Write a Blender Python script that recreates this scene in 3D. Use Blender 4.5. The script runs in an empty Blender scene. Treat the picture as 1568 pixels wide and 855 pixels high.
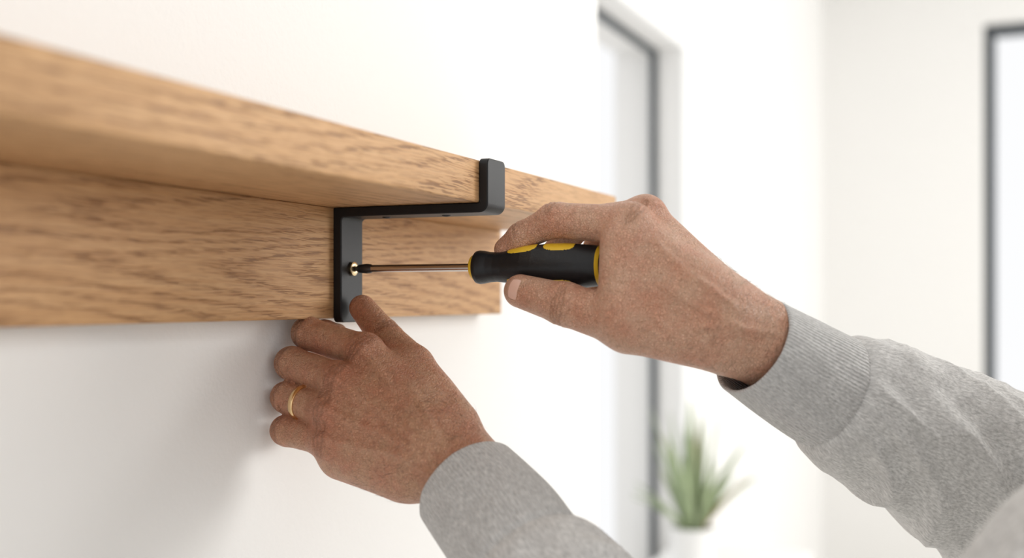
import bpy, bmesh, math, random, numpy as np
from mathutils import Vector, Matrix, noise
sc=bpy.context.scene
sc.view_settings.view_transform='Standard'
D=.42; EYE=1.5      # rail front plane and eye height (m)
A=math.radians(23.07)
F=np.array([math.cos(A),math.sin(A),0]); R=np.array([math.sin(A),-math.cos(A),0]); U=np.array([0,0,1.])
def DV(r,u,c):  # unit direction from components (right, up, back)
    v=R*r+U*u-F*c; return v/np.linalg.norm(v)
def PT(s): # world points in 1/10 mm
    return [np.array([float(c)*1e-4 for c in q.split(',')]) for q in s.split(';')]
# ---------- materials
def mat(name):
    m=bpy.data.materials.new(name); m.use_nodes=True
    nt=m.node_tree; b=nt.nodes['Principled BSDF']; return m,nt,b
def N(nt,typ,ins=None,**kw):
    n=nt.nodes.new(typ)
    for k,v in kw.items(): setattr(n,k,v)
    if ins:
        for k,v in ins.items():
            s=n.inputs[k]
            if isinstance(v,bpy.types.NodeSocket): nt.links.new(v,s)
            else: s.default_value=v
    return n
def ramp(nt,fac,stops):
    r=nt.nodes.new('ShaderNodeValToRGB'); nt.links.new(fac,r.inputs[0])
    e=r.color_ramp.elements
    while len(e)<len(stops): e.new(.5)
    for i,(p,c) in enumerate(stops):
        e[i].position=p; e[i].color=(*c,1) if len(c)==3 else c
    return r.outputs[0]
def g(v): return (v,v,v)
def mixc(nt,fac,a,b,mode='MIX'):
    n=nt.nodes.new('ShaderNodeMix'); n.data_type='RGBA'; n.blend_type=mode
    for s,v in ((n.inputs[0],fac),(n.inputs[6],a),(n.inputs[7],b)):
        if isinstance(v,bpy.types.NodeSocket): nt.links.new(v,s)
        else: s.default_value=v if not isinstance(v,tuple) or len(v)==4 else (*v,1)
    return n.outputs[2]
def math_(nt,op,a,b=0.0):
    n=nt.nodes.new('ShaderNodeMath'); n.operation=op
    for i,v in enumerate((a,b)):
        if isinstance(v,bpy.types.NodeSocket): nt.links.new(v,n.inputs[i])
        else: n.inputs[i].default_value=v
    return n.outputs[0]
def bump(nt,b,h,dist,strength=1.0):
    n=nt.nodes.new('ShaderNodeBump'); n.inputs['Distance'].default_value=dist; n.inputs['Strength'].default_value=strength
    nt.links.new(h,n.inputs['Height']); nt.links.new(n.outputs[0],b.inputs['Normal'])
def simple(name,col,rough=.5,metal=0,nscale=None,nd=.0003,var=.0,spec=.5):
    m,nt,b=mat(name); b.inputs['Roughness'].default_value=rough; b.inputs['Metallic'].default_value=metal
    b.inputs['Specular IOR Level'].default_value=spec
    tc=N(nt,'ShaderNodeTexCoord').outputs['Object']
    n=N(nt,'ShaderNodeTexNoise',{'Vector':tc,'Scale':nscale or 80,'Detail':4}).outputs[0]
    c=mixc(nt,n,tuple(x*(1-var) for x in col),tuple(min(1,x*(1+var)) for x in col))
    nt.links.new(c,b.inputs['Base Color'])
    if nscale: bump(nt,b,n,nd)
    return m
def wall_mat(name,col):
    m,nt,b=mat(name); b.inputs['Roughness'].default_value=.9
    tc=N(nt,'ShaderNodeTexCoord').outputs['Object']
    n=N(nt,'ShaderNodeTexNoise',{'Vector':tc,'Scale':260,'Detail':5,'Roughness':.6}).outputs[0]
    n2=N(nt,'ShaderNodeTexNoise',{'Vector':tc,'Scale':3,'Detail':2}).outputs[0]
    nt.links.new(mixc(nt,n2,tuple(c*.985 for c in col),col),b.inputs['Base Color'])
    bump(nt,b,n,.0005,.6); return m
def wood_mat(name,off,light=1.0,sw=.4,freq=100.,xs=1.0):
    m,nt,b=mat(name)
    tc=N(nt,'ShaderNodeTexCoord').outputs['Object']
    mw=N(nt,'ShaderNodeMapping',{'Vector':tc,'Location':off,'Scale':(4,9,9)}).outputs[0]
    wv=N(nt,'ShaderNodeTexNoise',{'Vector':mw,'Scale':1,'Detail':2},noise_dimensions='3D').outputs['Color']
    vm=N(nt,'ShaderNodeVectorMath',{0:wv,1:(0,.009,.009)},operation='MULTIPLY').outputs[0]
    tcw=N(nt,'ShaderNodeVectorMath',{0:tc,1:vm},operation='ADD').outputs[0]
    mp=N(nt,'ShaderNodeMapping',{'Vector':tcw,'Location':off,'Scale':(xs,12,12)}).outputs[0]
    n=N(nt,'ShaderNodeTexNoise',{'Vector':mp,'Scale':1.2,'Detail':1.0,'Roughness':.3}).outputs[0]
    s=math_(nt,'SINE',math_(nt,'MULTIPLY',n,freq))
    s=math_(nt,'ADD',math_(nt,'MULTIPLY',s,.5),.5)
    s=math_(nt,'POWER',s,1.8)
    mf=N(nt,'ShaderNodeMapping',{'Vector':tcw,'Location':off,'Scale':(10,600,600)}).outputs[0]
    fine=N(nt,'ShaderNodeTexNoise',{'Vector':mf,'Scale':1.0,'Detail':4,'Roughness':.6}).outputs[0]
    mp2=N(nt,'ShaderNodeMapping',{'Vector':tcw,'Location':off,'Scale':(60,1350,1350)}).outputs[0]
    pore=N(nt,'ShaderNodeTexNoise',{'Vector':mp2,'Scale':1.0,'Detail':1.5,'Roughness':.5}).outputs[0]
    pore=ramp(nt,pore,[(.50,g(0)),(.58,g(1))])
    broad=N(nt,'ShaderNodeTexNoise',{'Vector':mp,'Scale':.7,'Detail':2}).outputs[0]
    L=light
    base=mixc(nt,ramp(nt,broad,[(.3,g(0)),(.7,g(1))]),(.63*L,.365*L,.170*L),(.54*L,.295*L,.128*L))
    c=mixc(nt,math_(nt,'MULTIPLY',s,sw),base,(.36*L,.17*L,.065*L))
    c=mixc(nt,math_(nt,'MULTIPLY',ramp(nt,fine,[(.38,g(0)),(.62,g(1))]),.5),c,(.72*L,.455*L,.235*L))
    pm=math_(nt,'MULTIPLY',pore,math_(nt,'ADD',math_(nt,'MULTIPLY',s,.55),.24))
    c=mixc(nt,pm,c,(.22,.10,.038))
    nt.links.new(c,b.inputs['Base Color'])
    b.inputs['Roughness'].default_value=.5; b.inputs['Specular IOR Level'].default_value=.3
    h=math_(nt,'SUBTRACT',fine,pm)
    bump(nt,b,h,.0003,.7); return m
def skin_mat(name,base,red,dark):
    m,nt,b=mat(name)
    tc=N(nt,'ShaderNodeTexCoord').outputs['Object']
    n1=N(nt,'ShaderNodeTexNoise',{'Vector':tc,'Scale':60,'Detail':4,'Roughness':.6}).outputs[0]
    n2=N(nt,'ShaderNodeTexNoise',{'Vector':tc,'Scale':420,'Detail':5,'Roughness':.65}).outputs[0]
    at=N(nt,'ShaderNodeAttribute',attribute_name='red').outputs['Fac']
    cr=N(nt,'ShaderNodeAttribute',attribute_name='crease').outputs['Fac']
    c=mixc(nt,ramp(nt,n1,[(.38,g(0)),(.66,g(.7))]),base,red)
    c=mixc(nt,math_(nt,'MULTIPLY',at,.7),c,red)
    c=mixc(nt,ramp(nt,n2,[(.48,g(0)),(.72,g(.5))]),c,dark)
    c=mixc(nt,math_(nt,'MULTIPLY',cr,.6),c,dark)
    fr=N(nt,'ShaderNodeTexVoronoi',{'Vector':tc,'Scale':170,'Randomness':1.0}).outputs['Distance']
    c=mixc(nt,ramp(nt,fr,[(.10,g(.35)),(.2,g(0))]),c,dark)
    nt.links.new(c,b.inputs['Base Color'])
    b.inputs['Roughness'].default_value=.40
    b.inputs['Subsurface Weight'].default_value=.15
    b.inputs['Subsurface Radius'].default_value=(1,.35,.2); b.inputs['Subsurface Scale'].default_value=.003
    wn=N(nt,'ShaderNodeTexNoise',{'Vector':tc,'Scale':200,'Detail':2}).outputs['Color']
    wv=N(nt,'ShaderNodeVectorMath',{0:wn,1:(.003,.003,.003)},operation='MULTIPLY').outputs[0]
    tw=N(nt,'ShaderNodeVectorMath',{0:tc,1:wv},operation='ADD').outputs[0]
    v=N(nt,'ShaderNodeTexVoronoi',{'Vector':tw,'Scale':620},feature='DISTANCE_TO_EDGE').outputs[0]
    v=ramp(nt,v,[(0,g(0)),(.16,g(1))])
    v2=N(nt,'ShaderNodeTexVoronoi',{'Vector':tw,'Scale':260},feature='DISTANCE_TO_EDGE').outputs[0]
    v2=ramp(nt,v2,[(0,g(0)),(.12,g(1))])
    h=math_(nt,'ADD',math_(nt,'ADD',math_(nt,'MULTIPLY',v,.5),math_(nt,'MULTIPLY',v2,.36)),n2)
    bump(nt,b,h,.0008,1.0); return m
def fabric_mat(name):
    m,nt,b=mat(name)
    uv=N(nt,'ShaderNodeUVMap',uv_map='UVMap').outputs[0]
    mp=N(nt,'ShaderNodeMapping',{'Vector':uv,'Scale':(900,260,1)}).outputs[0]
    n=N(nt,'ShaderNodeTexNoise',{'Vector':mp,'Scale':1,'Detail':4,'Roughness':.65}).outputs[0]
    mp2=N(nt,'ShaderNodeMapping',{'Vector':uv,'Scale':(160,60,1)}).outputs[0]
    n2=N(nt,'ShaderNodeTexNoise',{'Vector':mp2,'Scale':1,'Detail':3}).outputs[0]
    c=ramp(nt,n,[(.3,(.38,.375,.365)),(.5,(.62,.61,.595)),(.7,(.84,.825,.805))])
    c=mixc(nt,ramp(nt,n2,[(.4,g(0)),(.7,g(.4))]),c,(.43,.42,.41))
    nt.links.new(c,b.inputs['Base Color']); b.inputs['Roughness'].default_value=.95
    b.inputs['Sheen Weight'].default_value=.2
    sx=N(nt,'ShaderNodeSeparateXYZ',{'Vector':uv})
    rib=math_(nt,'SINE',math_(nt,'MULTIPLY',sx.outputs[0],2*math.pi/.0028))
    cuff=N(nt,'ShaderNodeMapRange',{'Value':sx.outputs[1],'From Min':.063,'From Max':.0635,'To Min':1,'To Max':0.10}).outputs[0]
    h=math_(nt,'ADD',math_(nt,'MULTIPLY',rib,math_(nt,'MULTIPLY',cuff,.6)),math_(nt,'MULTIPLY',n,.7))
    bump(nt,b,h,.0008,.9); return m
M={}
M['wall']=wall_mat('wall_plaster',(.875,.865,.845))
M['wall2']=wall_mat('wall_cream',(.89,.88,.86))
M['white']=simple('white_paint',(.9,.9,.89),.5)
M['wood']=wood_mat('oak_shelf',(3.1,.7,.2),1,.28,150.,.7); M['wood2']=wood_mat('oak_rail',(7.4,2.3,5.1),.93,.46,150.,1.2)
M['black']=simple('black_powdercoat',(.006,.006,.007),.45,0,1800,.0001,.2,.33)
M['brass']=simple('brass',(.78,.62,.38),.25,1)
M['gold']=simple('gold',(.85,.6,.32),.2,1)
M['steel']=simple('steel_shaft',(.55,.5,.47),.22,1)
M['tip']=simple('blackened_tip',(.05,.045,.045),.35,.6)
M['rubber']=simple('black_rubber',(.008,.009,.011),.42,0,900,.0001,.2,.4)
M['yellow']=simple('yellow_plastic',(.82,.53,.03),.4)
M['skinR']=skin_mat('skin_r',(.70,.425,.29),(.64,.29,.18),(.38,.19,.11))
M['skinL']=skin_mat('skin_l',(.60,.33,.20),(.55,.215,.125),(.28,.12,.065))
M['nail']=simple('nail',(.74,.46,.36),.25)
M['fabric']=fabric_mat('grey_marl_fleece')
M['dark']=simple('anthracite_frame',(.05,.06,.07),.4)
M['leaf']=simple('leaf_green',(.36,.44,.25),.45,0,40,.0005,.4)
M['leaf2']=simple('leaf_brown',(.45,.30,.20),.6,0,40,.0005,.4)
M['pot']=simple('white_ceramic',(.88,.87,.85),.3)
M['soil']=simple('soil',(.06,.04,.03),.95,0,200,.002,.4)
M['floor']=simple('floor_pale_screed',(.66,.63,.585),.5,0,6,.0005,.06)
M['denim']=simple('denim',(.06,.08,.13),.9,0,900,.0004,.3)
M['hair']=simple('brown_hair',(.06,.035,.02),.6,0,300,.002,.4)
M['shoe']=simple('shoe_leather',(.10,.06,.04),.5)
M['eye']=simple('eye_white',(.8,.8,.78),.2)
# ---------- helpers
def link(name,me,parent=None,mats=()):
    o=bpy.data.objects.new(name,me); sc.collection.objects.link(o)
    for m in mats: me.materials.append(m)
    if parent: o.parent=parent
    return o
def empty(name):
    o=bpy.data.objects.new(name,None); sc.collection.objects.link(o); o.empty_display_size=.05
    return o
def box(name,lo,hi,m,parent=None,bev=0,seg=3):
    bm=bmesh.new(); bmesh.ops.create_cube(bm,size=1)
    for v in bm.verts: v.co=Vector([(lo[i]+hi[i])/2+v.co[i]*(hi[i]-lo[i]) for i in range(3)])
    if bev: bmesh.ops.bevel(bm,geom=bm.edges[:],offset=bev,segments=seg,affect='EDGES',profile=.5)
    me=bpy.data.meshes.new(name); bm.to_mesh(me); bm.free()
    if bev:
        for p in me.polygons: p.use_smooth=True
        me.set_sharp_from_angle(angle=math.radians(35))
    return link(name,me,parent,[m])
def boxes(name,lst,m,parent=None,bev=0):
    bm=bmesh.new()
    for lo,hi in lst:
        r=bmesh.ops.create_cube(bm,size=1)
        for v in r['verts']: v.co=Vector([(lo[i]+hi[i])/2+v.co[i]*(hi[i]-lo[i]) for i in range(3)])
    if bev: bmesh.ops.bevel(bm,geom=bm.edges[:],offset=bev,segments=2,affect='EDGES')
    me=bpy.data.meshes.new(name); bm.to_mesh(me); bm.free()
    return link(name,me,parent,[m])
def lathe(name,prof,origin,axis,mats,parent=None,seg=96,rmod=None,matf=None):
    ax=Vector(axis).normalized(); up=Vector((0,0,1)) if abs(ax.z)<.9 else Vector((1,0,0))
    s1=ax.cross(up).normalized(); s2=s1.cross(ax).normalized()
    vs=[];fs=[];mi=[]
    o=Vector(origin)
    for i,(s,r) in enumerate(prof):
        for j in range(seg):
            th=2*math.pi*j/seg
            rr=r*(rmod(s,th) if rmod else 1)
            vs.append(o+ax*s+(s1*math.cos(th)+s2*math.sin(th))*rr)
    for i in range(len(prof)-1):
        for j in range(seg):
            fs.append((i*seg+j,i*seg+(j+1)%seg,(i+1)*seg+(j+1)%seg,(i+1)*seg+j))
            mi.append(matf((prof[i][0]+prof[i+1][0])/2,2*math.pi*(j+.5)/seg) if matf else 0)
    fs.append(tuple(range(seg))[::-1]); mi.append(mi[0])
    fs.append(tuple((len(prof)-1)*seg+j for j in range(seg))); mi.append(mi[-2])
    me=bpy.data.meshes.new(name); me.from_pydata(vs,[],fs); me.update()
    ob=link(name,me,parent,mats)
    me.polygons.foreach_set('material_index',mi)
    for p in me.polygons: p.use_smooth=True
    bm=bmesh.new(); bm.from_mesh(me); bmesh.ops.recalc_face_normals(bm,faces=bm.faces[:]); bm.to_mesh(me); bm.free()
    me.set_sharp_from_angle(angle=math.radians(40))
    return ob
# ---------- room
WY=.441
box('wall_left',(-1.6,WY,0),(1.29,WY+.15,3.1),M['wall'])
box('wall_return',(1.14,WY+.15,0),(1.29,.9,3.1),M['wall'])
wx0,wx1,wz0,wz1=1.55,3.38,.70,2.25
boxes('wall_window',[((1.14,.9,0),(wx0,1.1,3.1)),((wx1,.9,0),(6.45,1.1,3.1)),((wx0,.9,0),(wx1,1.1,wz0)),((wx0,.9,wz1),(wx1,1.1,3.1))],M['wall2'])
fy1,fy0=.11,-1.7; fz0,fz1=.4,2.89; FX=6.3
boxes('wall_far',[((FX,fy1,0),(FX+.2,.9,3.1)),((FX,-4,0),(FX+.2,fy0,3.1)),((FX,fy0,0),(FX+.2,fy1,fz0)),((FX,fy0,fz1),(FX+.2,fy1,3.1))],M['wall2'])
box('floor',(-1.6,-4,-.1),(6.5,1.1,0),M['floor'])
box('ceiling',(-1.6,-4,3.1),(6.5,1.1,3.2),M['white'])
def frame_y(name,x0,x1,z0,z1,y,w,d,m,mull=()):
    e=empty(name)
    L=[((x0,y,z0),(x0+w,y+d,z1)),((x1-w,y,z0),(x1,y+d,z1)),((x0+w,y,z0),(x1-w,y+d,z0+w)),((x0+w,y,z1-w),(x1-w,y+d,z1))]
    for c in mull: L.append(((c-w/2,y,z0+w),(c+w/2,y+d,z1-w)))
    boxes('frame',L,m,e,.002); return e
w1=frame_y('window_1',wx0,wx1,wz0,wz1,.965,.018,.02,M['dark'],(2.2,))
boxes('trim_1',[((wx1,.885,wz0-.05),(wx1+.05,.9,wz1+.05)),((wx0-.05,.885,wz1),(wx1,.9,wz1+.05)),((wx0-.05,.885,wz0-.05),(wx0,.9,wz1))],M['white'],w1,.003)
box('sill',(wx0-.05,.885,wz0-.03),(wx1+.05,.965,wz0),M['white'],w1,.004)
w2=empty('window_2')
def bx(y0,y1,z0,z1): return ((FX+.06,y0,z0),(FX+.12,y1,z1))
boxes('frame',[bx(fy1-.055,fy1,fz0,fz1),bx(fy0,fy0+.055,fz0,fz1),bx(fy0+.055,fy1-.055,fz0,fz0+.055),bx(fy0+.055,fy1-.055,fz1-.055,fz1),bx(-.85,-.8,fz0+.055,fz1-.055)],M['dark'],w2,.003)
boxes('baseboard_far',[((FX-.015,-4,0),(FX,.9,.1))],M['white'])
# ---------- shelf
sh=empty('wooden_shelf')
zb=EYE+.1495*D; zt=EYE+.2141*D; yf=.742*D
box('shelf_board',(-.7,yf,zb),(2.29*D,WY,zt),M['wood'],sh,.0012)
box('back_rail',(-.7,D,EYE-.0295*D),(2.29*D,WY,zb),M['wood2'],sh,.0012)
# ---------- bracket
x0,x1=1.6118*D,1.679*D; th=.0150*D
yA=D-.0002; yB=yf-.0002
def arc(cy,cz,r,a0,a1,n=6):
    return [(cy+r*math.cos(math.radians(a0+(a1-a0)*i/n)),cz+r*math.sin(math.radians(a0+(a1-a0)*i/n))) for i in range(n+1)]
zlo=EYE-.036*D; zhi=zt+.0012
zB=zb-.0002
prof=[(yA,zlo)]+[(yA,zB)]+[(yB,zB)]+[(yB,zhi),(yB-th,zhi)]+arc(yB-th+.006,zB-th+.006,.006,180,270)+arc(yA-th-.003,zB-th-.003,.003,90,0,4)+[(yA-th,zlo)]
bm=bmesh.new()
a=[bm.verts.new((x0,y,z)) for y,z in prof]; b2=[bm.verts.new((x1,y,z)) for y,z in prof]
bm.faces.new(a); bm.faces.new(b2[::-1]); n=len(prof)
for i in range(n): bm.faces.new((a[i],b2[i],b2[(i+1)%n],a[(i+1)%n]))
bmesh.ops.recalc_face_normals(bm,faces=bm.faces[:])
ed=[e for e in bm.edges if abs(e.verts[0].co.x-e.verts[1].co.x)<1e-6 and abs(e.verts[0].co.z-e.verts[1].co.z)<1e-6 and (abs(e.verts[0].co.z-zhi)<1e-5 or abs(e.verts[0].co.z-zlo)<1e-5)]
bmesh.ops.bevel(bm,geom=ed,offset=.004,segments=5,affect='EDGES',profile=.5)
me=bpy.data.meshes.new('plate'); bm.to_mesh(me); bm.free()
br=empty('shelf_bracket')
ob=link('plate',me,br,[M['black']])
md=ob.modifiers.new('b','BEVEL'); md.width=.0007; md.segments=2; md.limit_method='ANGLE'; md.angle_limit=math.radians(40)
for p in me.polygons: p.use_smooth=True
me.set_sharp_from_angle(angle=math.radians(30))
SX,SZ=1.645*D,EYE+.0512*D; SY=yA-th
def screw(name,o,ax,r,m,parent=None,lift=.0):
    prof=[(-.001,r*.8),(lift*.5,r*.95),(lift+.0002,r),(lift+.0007,r*.97),(lift+.0011,r*.8),(lift+.0014,r*.55),(lift+.0012,r*.4),(lift+.0002,r*.3),(lift-.0008,r*.05)]
    return lathe(name,prof,o,ax,[m],parent,48)
screw('brass_screw',(SX,SY,SZ),(0,-1,0),.0049,M['brass'],None,.0014)
screw('underside_screw_1',((x0+x1)/2,yf+.03,zB-th),(0,0,-1),.0030,M['black'],br,-.0004)
screw('underside_screw_2',((x0+x1)/2,yf+.075,zB-th),(0,0,-1),.0030,M['black'],br,-.0004)
# ---------- screwdriver
sd=empty('screwdriver')
Yt=SY-.002
lathe('blade_tip',[(-.0015,.0008),(.0,.0012),(.002,.0019),(.004,.0028),(.010,.0034),(.0125,.0031),(.014,.0026)],(SX,Yt,SZ),(0,-1,0),[M['tip']],sd,32)
ys=.768*D
lathe('shaft',[(.012,.0024),(.013,.0026),(Yt-ys+.005,.0026)],(SX,Yt,SZ),(0,-1,0),[M['steel']],sd,48)
HL=.0925
pr=[(0,.0055),(.0003,.0074),(.001,.0080),(.0025,.0083),(.0029,.0083),(.0031,.0096),(.004,.0106),(.006,.0110),(.009,.0107),(.013,.0099),(.018,.0096),(.024,.0103),(.031,.0120),(.038,.0134),(.046,.0143),(.056,.0147),(.066,.0147),(.075,.0142),(.082,.0134),(.0882,.0126),(.0884,.0129),(.0905,.0112),(HL,.008)]
sp=np.array(pr); ss=np.unique(np.concatenate([sp[:,0],np.linspace(.005,.086,180)]))
rr=np.interp(ss,sp[:,0],sp[:,1])
def inlay(s,thh):
    a=math.degrees(thh)%120-62
    for c,hl in ((.038,.0105),(.0635,.0105)):
        u=abs((s-c)/hl); v=abs(a/20)
        if u**3.2+v**2.6<1: return True
    return False
def hm(s,thh):
    base=1+.022*math.cos(6*thh)*min(1,max(0,(s-.02)/.02))*min(1,max(0,(.085-s)/.01))
    return base+(.022 if inlay(s,thh) else 0)
def hmat(s,thh):
    if s<.003: return 1
    if .0883<s<.0905: return 1
    return 1 if inlay(s,thh) else 0
lathe('handle',list(zip(ss.tolist(),rr.tolist())),(SX,ys,SZ),(0,-1,0),[M['rubber'],M['yellow']],sd,360,hm,hmat)
# ---------- SDF modelling
VOX=.0009
def smin(a,b,k):
    h=np.clip(.5+.5*(b-a)/k,0,1); return b*(1-h)+a*h-k*h*(1-h)
class Field:
    def __init__(s,lo,hi):
        s.lo=np.array(lo); n=np.ceil((np.array(hi)-s.lo)/VOX).astype(int)+1; s.n=n
        s.ax=[(s.lo[i]+np.arange(n[i])*VOX).astype(np.float32) for i in range(3)]
    def new(s): return np.full(tuple(s.n),50*VOX,np.float32)
    def cone(s,arr,a,b,r1,r2,k,flat=None):
        a=np.array(a);b=np.array(b); m=max(r1,r2)+k+4*VOX
        l=np.minimum(a,b)-m; h=np.maximum(a,b)+m
        i0=np.clip(np.floor((l-s.lo)/VOX).astype(int),0,s.n-1); i1=np.clip(np.ceil((h-s.lo)/VOX).astype(int)+1,1,s.n)
        sl=tuple(slice(i0[i],i1[i]) for i in range(3))
        X=(s.ax[0][sl[0]]-a[0])[:,None,None];Y=(s.ax[1][sl[1]]-a[1])[None,:,None];Z=(s.ax[2][sl[2]]-a[2])[None,None,:]
        ba=(b-a).astype(np.float32); L=float(ba@ba)+1e-12
        t=np.clip((X*ba[0]+Y*ba[1]+Z*ba[2])/L,0,1)
        dx=X-t*ba[0];dy=Y-t*ba[1];dz=Z-t*ba[2]
        if flat is not None:
            n,f=flat; q=(dx*n[0]+dy*n[1]+dz*n[2])*(f-1)
            dx=dx+q*n[0];dy=dy+q*n[1];dz=dz+q*n[2]
        d=np.sqrt(dx*dx+dy*dy+dz*dz)-(r1+(r2-r1)*t)
        arr[sl]=smin(arr[sl],d.astype(np.float32),k)
def surface(phi,lo):
    s=phi<0
    c=[s[i:s.shape[0]-1+i,j:s.shape[1]-1+j,k:s.shape[2]-1+k] for i in (0,1) for j in (0,1) for k in (0,1)]
    cnt=sum(x.astype(np.int8) for x in c); act=(cnt>0)&(cnt<8)
    I=np.argwhere(act); idx=np.full(act.shape,-1,np.int64); idx[act]=np.arange(len(I))
    offs=np.array([(i,j,k) for i in (0,1) for j in (0,1) for k in (0,1)])
    vals=np.stack([phi[I[:,0]+o[0],I[:,1]+o[1],I[:,2]+o[2]] for o in offs],1)
    acc=np.zeros((len(I),3)); n=np.zeros(len(I))
    for p in range(8):
        for q in range(p+1,8):
            if np.abs(offs[p]-offs[q]).sum()!=1: continue
            a=vals[:,p];b=vals[:,q]; m=(a<0)!=(b<0)
            t=np.where(m,a/(a-b+1e-20),0)
            acc+=np.where(m[:,None],offs[p]+t[:,None]*(offs[q]-offs[p]),0); n+=m
    V=lo+(I+acc/n[:,None])*VOX
    faces=[]
    for ax in range(3):
        o=[(ax+1)%3,(ax+2)%3]
        sl0=[slice(None)]*3; sl1=[slice(None)]*3; sl0[ax]=slice(0,-1); sl1[ax]=slice(1,None)
        a=s[tuple(sl0)];b=s[tuple(sl1)]
        E=np.argwhere(a!=b); fl=a[tuple(E.T)]
        ok=(E[:,o[0]]>0)&(E[:,o[1]]>0)&(E[:,o[0]]<s.shape[o[0]]-1)&(E[:,o[1]]<s.shape[o[1]]-1); E=E[ok]; fl=fl[ok]
        def cell(d0,d1):
            e=E.copy(); e[:,o[0]]-=d0; e[:,o[1]]-=d1; return idx[tuple(e.T)]
        q=np.stack([cell(1,1),cell(0,1),cell(0,0),cell(1,0)],1)
        q[~fl]=q[~fl][:,::-1]; faces.append(q)
    return V,np.concatenate(faces)
def field_mesh(name,tot,lo):
    V,Fc=surface(tot,lo)
    me=bpy.data.meshes.new(name); me.vertices.add(len(V)); me.vertices.foreach_set('co',V.astype(np.float32).ravel())
    me.loops.add(Fc.size); me.loops.foreach_set('vertex_index',Fc.astype(np.int32).ravel())
    me.polygons.add(len(Fc)); me.polygons.foreach_set('loop_start',np.arange(0,Fc.size,4,dtype=np.int32)); me.polygons.foreach_set('loop_total',np.full(len(Fc),4,np.int32))
    me.update(calc_edges=True); me.validate()
    me.polygons.foreach_set('use_smooth',np.ones(len(me.polygons),bool))
    return me
def bounds(prims):
    pts=[]
    for pr in prims:
        for q,r in ((pr[0],pr[2]),(pr[1],pr[3])): pts+= [np.array(q)-r-4*VOX,np.array(q)+r+4*VOX]
    pts=np.array(pts); return pts.min(0),pts.max(0)
def make_hand(name,palm,fingers,creases,reds,veins,m,parent,kp=.006):
    fld=Field(*bounds(palm+[x for f in fingers for x in f]))
    pal=fld.new()
    for p in palm: fld.cone(pal,p[0],p[1],p[2],p[3],p[4],p[5] if len(p)>5 else None)
    tot=None
    for f in fingers:
        fa=fld.new()
        for p in f: fld.cone(fa,p[0],p[1],p[2],p[3],.004,p[4] if len(p)>4 else None)
        u=smin(fa,pal,kp)
        tot=u if tot is None else smin(tot,u,.0010)
    me=field_mesh(name,tot,fld.lo)
    nv=len(me.vertices)
    V=np.zeros(nv*3,np.float32); me.vertices.foreach_get('co',V); V=V.reshape(-1,3).astype(float)
    Nn=np.zeros(nv*3,np.float32); me.vertices.foreach_get('normal',Nn); Nn=Nn.reshape(-1,3)
    disp=np.zeros(nv); cr=np.zeros(nv); red=np.zeros(nv)
    for (p,ax,dor,rad,amp,w,offs) in creases:
        ax=np.array(ax)/np.linalg.norm(ax); dor=np.array(dor)-ax*(np.array(dor)@ax); dor/=np.linalg.norm(dor); sd_=np.cross(ax,dor)
        q=V-p; s=q@ax; pe=q-s[:,None]*ax; pl=np.linalg.norm(pe,axis=1)+1e-9
        dd=np.clip(((pe@dor)/pl-.1)/.5,0,1)*(pl<rad*1.7)*(pl>rad*.3)
        lat=pe@sd_
        for j,o in enumerate(offs):
            cc=s-o*(1-.5*(lat/rad)**2)-.0004*np.sin(lat*700+j*2)
            e=np.exp(-(cc/w)**2)*dd; disp-=amp*e; cr=np.maximum(cr,e)
    for (p,rad,st) in reds:
        red+=st*np.exp(-((V-p)**2).sum(1)/rad**2)
    for (pl,dr,w,amp) in veins:
        pl=np.array(pl); best=np.full(nv,1.)
        for a,b in zip(pl[:-1],pl[1:]):
            ba=b-a; t=np.clip(((V-a)@ba)/(ba@ba),0,1); q=V-a-t[:,None]*ba
            qd=q@dr; q2=q-qd[:,None]*dr; d=np.sqrt((q2**2).sum(1)+(np.clip(np.abs(qd)-.02,0,1))**2); best=np.minimum(best,d)
        fac=np.clip(Nn@dr,0,1)
        disp+=amp*np.exp(-(best/w)**2)*fac
    V=V+Nn*disp[:,None]
    me.vertices.foreach_set('co',V.astype(np.float32).ravel())
    for nm,ar in (('red',np.clip(red,0,1)),('crease',cr)):
        at=me.attributes.new(nm,'FLOAT','POINT'); at.data.foreach_set('value',ar.astype(np.float32))
    me.update()
    return link(name,me,parent,[m]),V,Nn
def nail(name,c,axis,nrm,L,W,Rc,parent):
    axis=np.array(axis)/np.linalg.norm(axis); nrm=np.array(nrm)-axis*(np.array(nrm)@axis); nrm/=np.linalg.norm(nrm); sd_=np.cross(axis,nrm)
    n=24; vs=[];fs=[]
    for i in range(n+1):
        for j in range(n+1):
            a=2*i/n-1;b=2*j/n-1
            aa=a*math.sqrt(1-.32*b*b); bb=b*math.sqrt(1-.28*a*a)
            ang=bb*W/2/Rc
            edge=max(abs(a),abs(b))
            p=c+axis*(aa*L/2)+sd_*(Rc*math.sin(ang))+nrm*(Rc*math.cos(ang)-Rc-.0010*(aa**2)-(.0012 if edge>.99 else 0)+.0006)
            vs.append(p)
    for i in range(n):
        for j in range(n): fs.append((i*(n+1)+j,(i+1)*(n+1)+j,(i+1)*(n+1)+j+1,i*(n+1)+j+1))
    me=bpy.data.meshes.new(name); me.from_pydata([tuple(v) for v in vs],[],fs); me.update()
    for p in me.polygons: p.use_smooth=True
    return link(name,me,parent,[M['nail']])
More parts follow.
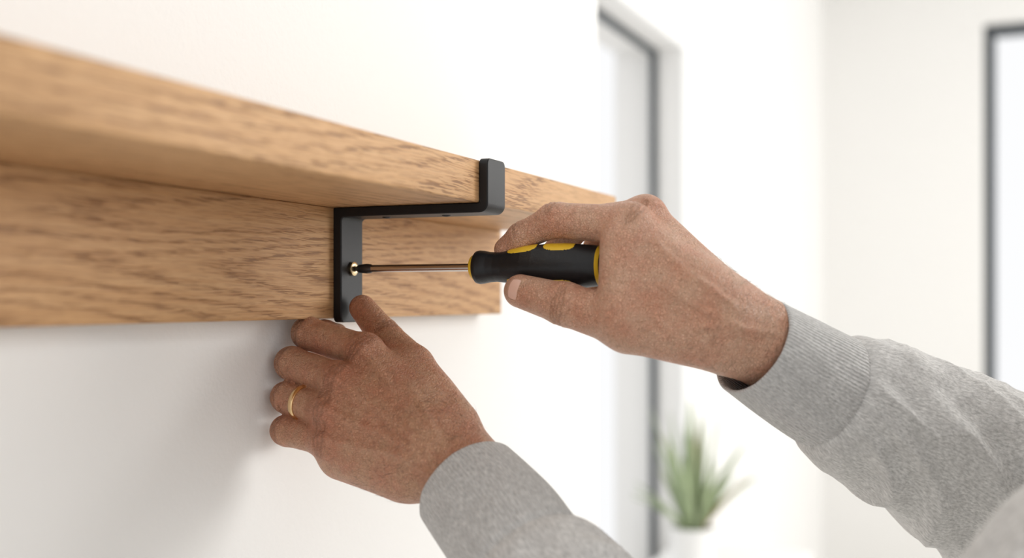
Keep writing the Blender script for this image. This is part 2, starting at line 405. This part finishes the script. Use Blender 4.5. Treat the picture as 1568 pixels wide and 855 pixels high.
def arm_hair(name,V,Nn,sel,flow,n,seed,L=.006):
    rnd=np.random.RandomState(seed); idx=np.where(sel)[0]; idx=rnd.choice(idx,n)
    cu=bpy.data.curves.new(name,'CURVE'); cu.dimensions='3D'; cu.bevel_depth=.00004; cu.bevel_resolution=0
    for i in idx:
        p=V[i]; nn=Nn[i]; fl=flow+rnd.normal(0,.35,3); fl=fl-nn*(fl@nn); fl/=np.linalg.norm(fl); l=L*rnd.uniform(.5,1.2)
        sp_=cu.splines.new('POLY'); sp_.points.add(3)
        for k in range(4):
            t=k/3; q=p+fl*l*t+nn*(.0022*t-.0012*t*t)*l/.006
            sp_.points[k].co=(*q,1); sp_.points[k].radius=1-.7*t
    o=bpy.data.objects.new(name,cu); sc.collection.objects.link(o); cu.materials.append(M['hair']); o.parent=man
man=empty('man')
PR=PT('7091,1394,14758;7604,930,14359;6972,1571,14893;6913,1557,14902;7054,1557,14952;7180,1569,14951;7276,1598,14897;6935,1582,14764;6700,2083,14843;6763,2139,15325;6657,2106,14914;6873,1727,15039;6806,2012,15079;7160,1820,14918;7208,2088,15126')
J=dict(zip('i0 i1 i2 i3 m0 m1 m2 m3 r0 r1 r2 r3 p0 p1 p2 p3 t0 t1 t2'.split(),PT('6844,2127,15460;6888,2637,15509;6927,2877,15413;6950,3002,15332;7042,2095,15521;7236,2609,15509;7284,2779,15315;7252,2674,15165;7246,2077,15428;7486,2534,15389;7429,2641,15199;7287,2490,15086;7406,2057,15291;7606,2378,15214;7493,2490,15088;7338,2371,15022;6695,2093,14855;6734,2513,14976;6746,2815,15057')))
W=PR[0]; dR=DV(.55,.75,.35)
palmR=[(PR[1],W,.027,.0243,.004),(W,PR[2],.0243,.0235,.008),
 (PR[3],J['i0'],.0165,.0118,.010),(PR[4],J['m0'],.0165,.0118,.010),(PR[5],J['r0'],.0155,.0115,.010),(PR[6],J['p0'],.0155,.011,.012),
 (PR[7],PR[8],.020,.0155,.012),(PR[9],PR[10],.0145,.0155,.012),(PR[11],PR[12],.019,.0155,.013),(PR[13],PR[14],.020,.016,.012),
 (J['i0']+dR*.0018,J['i0']+dR*.0015,.0116,.0116,.004),(J['m0']+dR*.0020,J['m0']+dR*.0018,.0116,.0116,.004)]
fR=[[(J['i0'],J['i1'],.0122,.0110),(J['i1'],J['i2'],.0106,.0090),(J['i2'],J['i3'],.0090,.0078)],
 [(J['m0'],J['m1'],.012,.0105),(J['m1'],J['m2'],.0103,.009),(J['m2'],J['m3'],.009,.008)],
 [(J['r0'],J['r1'],.0115,.010),(J['r1'],J['r2'],.0098,.0085),(J['r2'],J['r3'],.0085,.0077)],
 [(J['p0'],J['p1'],.0105,.009),(J['p1'],J['p2'],.0088,.0077),(J['p2'],J['p3'],.0077,.007)],
 [(J['t0'],J['t1'],.0150,.0132),(J['t1'],J['t2'],.0132,.0106)]]
crR=[(J['i1'],J['i2']-J['i0'],DV(0,1,.3),.011,.0007,.0008,(-.003,-.001,.001,.003)),
 (J['i2'],J['i3']-J['i1'],DV(-.5,1,.3),.009,.0005,.0007,(-.0012,.0008)),
 (J['t1'],J['t2']-J['t0'],DV(0,-.3,1),.0128,.0007,.0008,(-.004,-.0015,.001,.003)),
 (J['i0'],J['i1']-W,DV(0.2,.8,.5),.012,.0003,.0009,(-.003,.0,.003))]
rdR=[(J['i1'],.013,.7),(J['i0']+dR*.01,.014,.6),(J['m0']+dR*.01,.014,.7),(J['t1'],.014,.6),(J['i3'],.012,.7),(J['t2'],.011,.4),(J['t0'],.016,.4)]
vnR=[(PT('6759,1484,14962;6669,1695,15153;6691,1898,15349'),DV(.1,.3,1),.0026,.0018),
 (PT('6774,1449,14847;6699,1625,14924;6609,1836,15076;6564,1941,15229'),DV(.1,.2,1),.0018,.0014),
 (PT('6849,1274,14809;6744,1519,14847;6557,1704,14850'),DV(0,.1,1),.0027,.0018)]
_,VR_,NR_=make_hand('hand_right',palmR,fR,crR,rdR,vnR,M['skinR'],man,.007)
ax=J['t2']-J['t1']; nn=DV(-.15,.05,1)
nail('thumb_nail_right',J['t2']+nn*.0106+ax/np.linalg.norm(ax)*.0003,ax,nn,.0145,.0150,.0107,man)
fa=(W-PR[1])/np.linalg.norm(W-PR[1])
sW=(VR_-W)@fa
arm_hair('forearm_hair_right',VR_,NR_,(sW>.0)&(sW<.045)&(NR_@DV(.2,.4,1)>.1),fa*.3+DV(-.4,-1,.1),420,2)
K=dict(zip('i0 i1 i2 i3 m0 m1 m2 m3 r0 r1 r2 r3 p0 p1 p2 p3 t0 t1 t2'.split(),PT('6443,3756,14668;6496,4220,14782;6727,4240,14775;6845,4216,14768;6266,3840,14494;6361,4256,14590;6566,4285,14562;6718,4260,14572;6196,3877,14311;6307,4255,14375;6501,4284,14351;6656,4252,14370;6212,3892,14130;6262,4234,14167;6418,4249,14150;6552,4216,14159;6632,3518,14572;6773,3799,14757;6853,4020,14947')))
PL=PT('6338,3034,13959;6159,2689,13717;6295,3237,14088;6295,3237,14187;6254,3282,14111;6255,3305,14030;6291,3324,13957;6326,3420,13947;6343,3864,14022;6439,3153,14216;6467,3394,14346;6589,3720,14557')
WL=PL[0]; dL=DV(-.1,.25,1)
palmL=[(PL[1],WL,.0250,.0252,.004),(WL,PL[2],.0252,.0210,.008),
 (PL[3],K['i0'],.0150,.0105,.010),(PL[4],K['m0'],.0150,.0105,.010),(PL[5],K['r0'],.0150,.0100,.010),(PL[6],K['p0'],.0150,.0098,.010),
 (PL[7],PL[8],.018,.0155,.012),(PL[9],K['t0'],.018,.0130,.012),(PL[10],PL[11],.017,.0110,.012)]
for f,r in (('i',.0112),('m',.0115),('r',.0108),('p',.0100)):
    palmL.append((K[f+'0']+dL*.0028,K[f+'0']+dL*.0024,r,r,.004))
fL=[[(K['i0'],K['i1'],.0114,.0105),(K['i1'],K['i2'],.0102,.0088),(K['i2'],K['i3'],.0085,.0075)],
 [(K['m0'],K['m1'],.0114,.0107),(K['m1'],K['m2'],.0104,.0088),(K['m2'],K['m3'],.0088,.0078)],
 [(K['r0'],K['r1'],.0108,.0102),(K['r1'],K['r2'],.0099,.0085),(K['r2'],K['r3'],.0085,.0075)],
 [(K['p0'],K['p1'],.0102,.0095),(K['p1'],K['p2'],.0092,.0078),(K['p2'],K['p3'],.0078,.007)],
 [(K['t0'],K['t1'],.0135,.0108),(K['t1'],K['t2'],.0108,.0090)]]
crL=[];rdL=[]
for f in 'imrp':
    crL.append((K[f+'1'],K[f+'2']-K[f+'0'],DV(-1,.1,.6),.0105,.0006,.0008,(-.003,-.001,.001,.003)))
    crL.append((K[f+'0'],K[f+'1']-WL,dL,.012,.0003,.0010,(-.003,.0,.003)))
    rdL+= [(K[f+'1'],.012,.5),(K[f+'0']+dL*.01,.012,.8)]
crL.append((K['t1'],K['t2']-K['t0'],DV(.6,.6,.6),.0106,.0006,.0008,(-.003,-.001,.001,.003)))
rdL+=[(K['t2'],.01,.5),(K['t1'],.01,.5)]
vnL=[]
for f in 'imrp':
    q=K[f+'0']*.2+WL*.8
    vnL.append(([K[f+'0']+dL*.012,K[f+'0']*.6+WL*.4+dL*.018,q+dL*.024],dL,.0030,.0023))
vnL.append((PT('6157,3408,14607;6218,3264,14410;6101,3030,14122'),dL,.002,.0014))
vnL.append((PT('6049,3661,14371;6111,3517,14293;5981,3311,14122;6071,3100,13969'),dL,.002,.0014))
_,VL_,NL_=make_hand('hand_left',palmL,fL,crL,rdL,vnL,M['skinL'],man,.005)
ax=K['t2']-K['t1']; nn=DV(.8,.45,.75)
nail('thumb_nail_left',K['t2']+nn*.0091+ax/np.linalg.norm(ax)*.0010,ax,nn,.013,.0125,.0092,man)
fa=(WL-PL[1])/np.linalg.norm(WL-PL[1]); sW=(VL_-WL)@fa
arm_hair('forearm_hair_left',VL_,NL_,(sW>.0)&(sW<.04)&(NL_@dL>.1),fa*.4+DV(-.8,-.6,0),300,5)
rc=K['r0']*.40+K['r1']*.60; rax=K['r1']-K['r0']; rr_=.0108
lathe('wedding_ring',[(-.0020,rr_-.0006),(-.0020,rr_+.0003),(-.0013,rr_+.0009),(0,rr_+.0011),(.0013,rr_+.0009),(.0020,rr_+.0003),(.0020,rr_-.0006)],rc,rax,[M['gold']],None,96)
# ---------- sleeves
def catmull(pts,n):
    pts=np.array(pts); out=[]
    ext=np.vstack([2*pts[0]-pts[1],pts,2*pts[-1]-pts[-2]])
    for i in range(1,len(ext)-2):
        p0,p1,p2,p3=ext[i-1:i+3]
        for j in range(n):
            t=j/n
            out.append(.5*((2*p1)+(-p0+p2)*t+(2*p0-5*p1+4*p2-p3)*t*t+(-p0+3*p1-3*p2+p3)*t**3))
    out.append(pts[-1]); return np.array(out)
def sleeve(name,pts,rads,parent,seed,ref,cuffL=.063):
    q=catmull([list(p)+[r] for p,r in zip(pts,rads)],60)
    L=np.concatenate([[0],np.cumsum(np.linalg.norm(np.diff(q[:,:3],axis=0),axis=1))])
    step=.0013; S=np.arange(0,L[-1],step)
    C=np.stack([np.interp(S,L,q[:,i]) for i in range(3)],1); Rr=np.interp(S,L,q[:,3])
    rings=[(.05-i*.005,-.0026) for i in range(10)]+[(0,-.0026),(-.0012,-.0021),(-.0016,-.0012),(-.001,-.0003)]+[(s,0) for s in S]
    seg=220; T=np.gradient(C,axis=0); T/=np.linalg.norm(T,axis=1)[:,None]
    n0=np.array(ref)-T[0]*(np.array(ref)@T[0]); n0/=np.linalg.norm(n0); Ns=[n0]
    for i in range(1,len(T)):
        v=Ns[-1]-T[i]*(Ns[-1]@T[i]); Ns.append(v/np.linalg.norm(v))
    Ns=np.array(Ns)
    vs=[]
    th=np.linspace(0,2*math.pi,seg,endpoint=False)
    for s,ro in rings:
        i=min(max(int(round(s/step)),0),len(S)-1)
        c=C[i]+T[i]*(s-S[i]); n=Ns[i]; b=np.cross(T[i],n); r0=Rr[i]+ro
        ss_=max(s,0)
        gr=-.0014*math.exp(-((ss_-cuffL)/.0014)**2)
        pf=.0028*(1/(1+math.exp(-(ss_-cuffL-.004)/.002)))
        amp=.0006+ .0062*min(1,max(0,(ss_-cuffL)/.03))
        for t_ in th:
            cx,sx=math.cos(t_),math.sin(t_)
            a=noise.noise(Vector((cx*1.0+seed,sx*1.0,ss_*20+1.6*cx)))
            a2=noise.noise(Vector((cx*1.8+seed,sx*1.8+4,ss_*40+2.4*sx)))
            fold=(1-abs(a)*2.4)*.8+(1-abs(a2)*2.4)*.2
            low=noise.noise(Vector((cx*.7+seed+9,sx*.7,ss_*7)))
            r=r0+gr+pf+amp*fold*.9+low*.005*min(1,ss_/.1)
            vs.append(c+(n*cx+b*sx)*r)
    me=bpy.data.meshes.new(name); fs=[];nr=len(rings)
    for i in range(nr-1):
        for j in range(seg): fs.append((i*seg+j,i*seg+(j+1)%seg,(i+1)*seg+(j+1)%seg,(i+1)*seg+j))
    me.from_pydata([tuple(v) for v in vs],[],fs); me.update()
    uvl=me.uv_layers.new(name='UVMap'); data=np.zeros((len(fs)*4,2),np.float32); k=0
    for i in range(nr-1):
        s0=max(0,rings[i][0]);s1=max(0,rings[i+1][0])
        for j in range(seg):
            u0=j/seg*.252;u1=(j+1)/seg*.252
            data[k]=(u0,s0);data[k+1]=(u1,s0);data[k+2]=(u1,s1);data[k+3]=(u0,s1);k+=4
    uvl.data.foreach_set('uv',data.ravel())
    for p in me.polygons: p.use_smooth=True
    bm=bmesh.new(); bm.from_mesh(me); bmesh.ops.recalc_face_normals(bm,faces=bm.faces[:]); bm.to_mesh(me); bm.free()
    return link(name,me,parent,[M['fabric']])
sleeve('sleeve_right',PT('7065,1415,14719;7323,1181,14535;7604,930,14359;8022,560,14112;8459,173,13845;9033,-410,13467')+[(.90,-.12,1.385),(.87,-.26,1.45)],
 [.0318,.0345,.037,.045,.052,.058,.064,.07],man,3.1,U)
sleeve('sleeve_left',PT('6295,2960,13880;6150,2690,13700;6000,2420,13480;5795,1707,12850')+[(.56,.114,1.24),(.55,.03,1.295),(.53,-.07,1.385),(.54,-.19,1.45)],
 [.0335,.0360,.038,.045,.055,.055,.060,.07],man,8.3,U)
# ---------- rest of the man (stands beside the camera, out of frame)
def blob(name,prims,k,m,vox,parent=man):
    global VOX
    VOX=vox; fld=Field(*bounds(prims)); a=fld.new()
    for p in prims: fld.cone(a,p[0],p[1],p[2],p[3],p[4] if len(p)>4 and p[4] else k,p[5] if len(p)>5 else None)
    me=field_mesh(name,a,fld.lo); o=link(name,me,parent,[m]); return o
fabric_b=simple('grey_marl_body',(.50,.495,.48),.95,0,900,.0006,.25)
blob('sweatshirt_body',[((.60,-.34,.96),(.575,-.28,1.36),.125,.125),((.78,-.34,.96),(.805,-.28,1.36),.125,.125),
 ((.69,-.34,.95),(.69,-.26,1.38),.14,.14),((.55,-.24,1.45),(.85,-.27,1.45),.068,.068),((.69,-.26,1.46),(.69,-.245,1.535),.075,.066)],.05,fabric_b,.007)
blob('trousers',[((.61,-.34,.95),(.605,-.33,.52),.11,.072),((.605,-.33,.52),(.60,-.36,.09),.072,.058),
 ((.77,-.34,.95),(.775,-.33,.52),.11,.072),((.775,-.33,.52),(.78,-.36,.09),.072,.058),((.64,-.34,.96),(.74,-.34,.96),.125,.125)],.02,M['denim'],.007)
blob('shoes',[((.60,-.40,.045),(.595,-.22,.04),.045,.040),((.78,-.40,.045),(.785,-.22,.04),.045,.040),((.60,-.385,.06),(.60,-.37,.10),.042,.045),((.78,-.385,.06),(.78,-.37,.10),.042,.045)],.02,M['shoe'],.005)
hx,hy,hz=.69,-.20,1.70
blob('head',[((hx,hy-.045,1.50),(hx,hy-.03,1.64),.056,.052),((hx,hy-.02,hz+.03),(hx,hy+.01,hz+.02),.083,.076),((hx,hy+.02,hz-.03),(hx,hy+.045,hz-.075),.062,.036),
 ((hx,hy+.085,hz+.01),(hx,hy+.103,hz-.025),.008,.013,.012),((hx-.03,hy+.07,hz+.022),(hx+.03,hy+.07,hz+.022),.016,.016,.012),
 ((hx-.018,hy+.078,hz-.052),(hx+.018,hy+.078,hz-.052),.007,.007,.008),
 ((hx-.082,hy-.01,hz+.015),(hx-.080,hy-.005,hz-.02),.014,.009,.008,(np.array((1.,0,0)),2.0)),((hx+.082,hy-.01,hz+.015),(hx+.080,hy-.005,hz-.02),.014,.009,.008,(np.array((1.,0,0)),2.0))],.025,M['skinR'],.003)
blob('hair',[((hx,hy-.035,hz+.05),(hx,hy+.01,hz+.065),.086,.074),((hx,hy-.055,hz+.02),(hx,hy-.06,hz-.03),.07,.05)],.03,M['hair'],.004)
blob('eyes',[((hx-.031,hy+.074,hz+.003),(hx-.029,hy+.074,hz+.003),.012,.012),((hx+.031,hy+.074,hz+.003),(hx+.029,hy+.074,hz+.003),.012,.012)],.001,M['eye'],.002)
# ---------- plant + sideboard
PX,PY=2.80,.71
pl=empty('potted_plant')
ptz=.944
lathe('pot',[(0,.042),(.002,.044),(.14,.056),(.144,.056),(.144,.052),(.125,.050)],(PX,PY,ptz-.144),(0,0,1),[M['pot']],pl,64)
lathe('soil',[(0,.02),(.001,.0505),(.002,.04)],(PX,PY,ptz-.016),(0,0,1),[M['soil']],pl,32)
random.seed(4)
bm=bmesh.new()
for i in range(28):
    az=random.uniform(0,2*math.pi); tilt=random.uniform(.2,.85) if i>7 else random.uniform(0,.2); Lh=random.uniform(.21,.36)*(1-.25*tilt)
    w=random.uniform(.009,.014); brown=1 if i in(11,17,20) else 0
    base=Vector((PX+.018*math.cos(az),PY+.018*math.sin(az),ptz-.015)); out=Vector((math.cos(az),math.sin(az),0)); side=Vector((-math.sin(az),math.cos(az),0))
    rows=[]
    for k in range(13):
        t=k/12; ww=w*(math.sin(math.pi*min(1,.25+.75*t))**.7 if t<1 else 0)
        if t>.97: ww=.0004
        c=base+out*(math.sin(tilt)*Lh*t+ .12*tilt*t*t*Lh*2)*.8+Vector((0,0,Lh*t*math.cos(tilt)-.25*tilt*Lh*t*t))
        if c.y>.86: c.y=.86
        rows.append([bm.verts.new(c-side*ww),bm.verts.new(c+out*ww*.45),bm.verts.new(c+side*ww)])
    for k in range(12):
        for j in range(2):
            f=bm.faces.new((rows[k][j],rows[k][j+1],rows[k+1][j+1],rows[k+1][j])); f.material_index=brown; f.smooth=True
me=bpy.data.meshes.new('leaves'); bm.to_mesh(me); bm.free()
lo=link('leaves',me,pl,[M['leaf'],M['leaf2']]); md=lo.modifiers.new('s','SOLIDIFY'); md.thickness=.002
sb=empty('sideboard'); zt2=ptz-.144
box('top',(1.7,.50,zt2-.03),(3.3,.88,zt2),M['white'],sb,.003)
box('body',(1.73,.52,.12),(3.27,.88,zt2-.03),M['white'],sb,.003)
boxes('doors',[((1.75+.5*i,.505,.15),(2.23+.5*i,.52,zt2-.05)) for i in range(3)],M['white'],sb,.002)
boxes('legs',[((x,y,0),(x+.04,y+.04,.12)) for x in (1.76,3.2) for y in (.54,.80)],M['dark'],sb,.002)
# ---------- light
wd=bpy.data.worlds.new('world'); sc.world=wd; wd.use_nodes=True
bg=wd.node_tree.nodes['Background']; bg.inputs[0].default_value=(.985,.99,1,1); bg.inputs[1].default_value=1.0
def area(name,loc,tgt,sx,sy,pw,col):
    l=bpy.data.lights.new(name,'AREA'); l.shape='RECTANGLE'; l.size=sx; l.size_y=sy; l.energy=pw; l.color=col
    o=bpy.data.objects.new(name,l); sc.collection.objects.link(o); o.location=loc
    o.rotation_euler=(Vector(tgt)-Vector(loc)).to_track_quat('-Z','Y').to_euler(); return o
area('window_light',(2.6,-1.7,2.2),(.7,.35,1.5),1.1,1.1,27,(1,.985,.955))
area('added_room_fill',(4.2,-3.6,1.8),(4.8,.9,1.5),2.6,2.0,80,(1,.99,.97))  # fill lamp added to brighten the background walls; no window stands here
# ---------- camera
cd=bpy.data.cameras.new('camera'); cam=bpy.data.objects.new('camera',cd); sc.collection.objects.link(cam)
cam.location=(0,0,EYE); cam.rotation_euler=Vector(F).to_track_quat('-Z','Y').to_euler()
cd.sensor_width=36; cd.lens=40.9; cd.shift_y=.0207; cd.clip_start=.02
cd.dof.use_dof=True; cd.dof.focus_distance=.755; cd.dof.aperture_fstop=3.5
sc.camera=cam
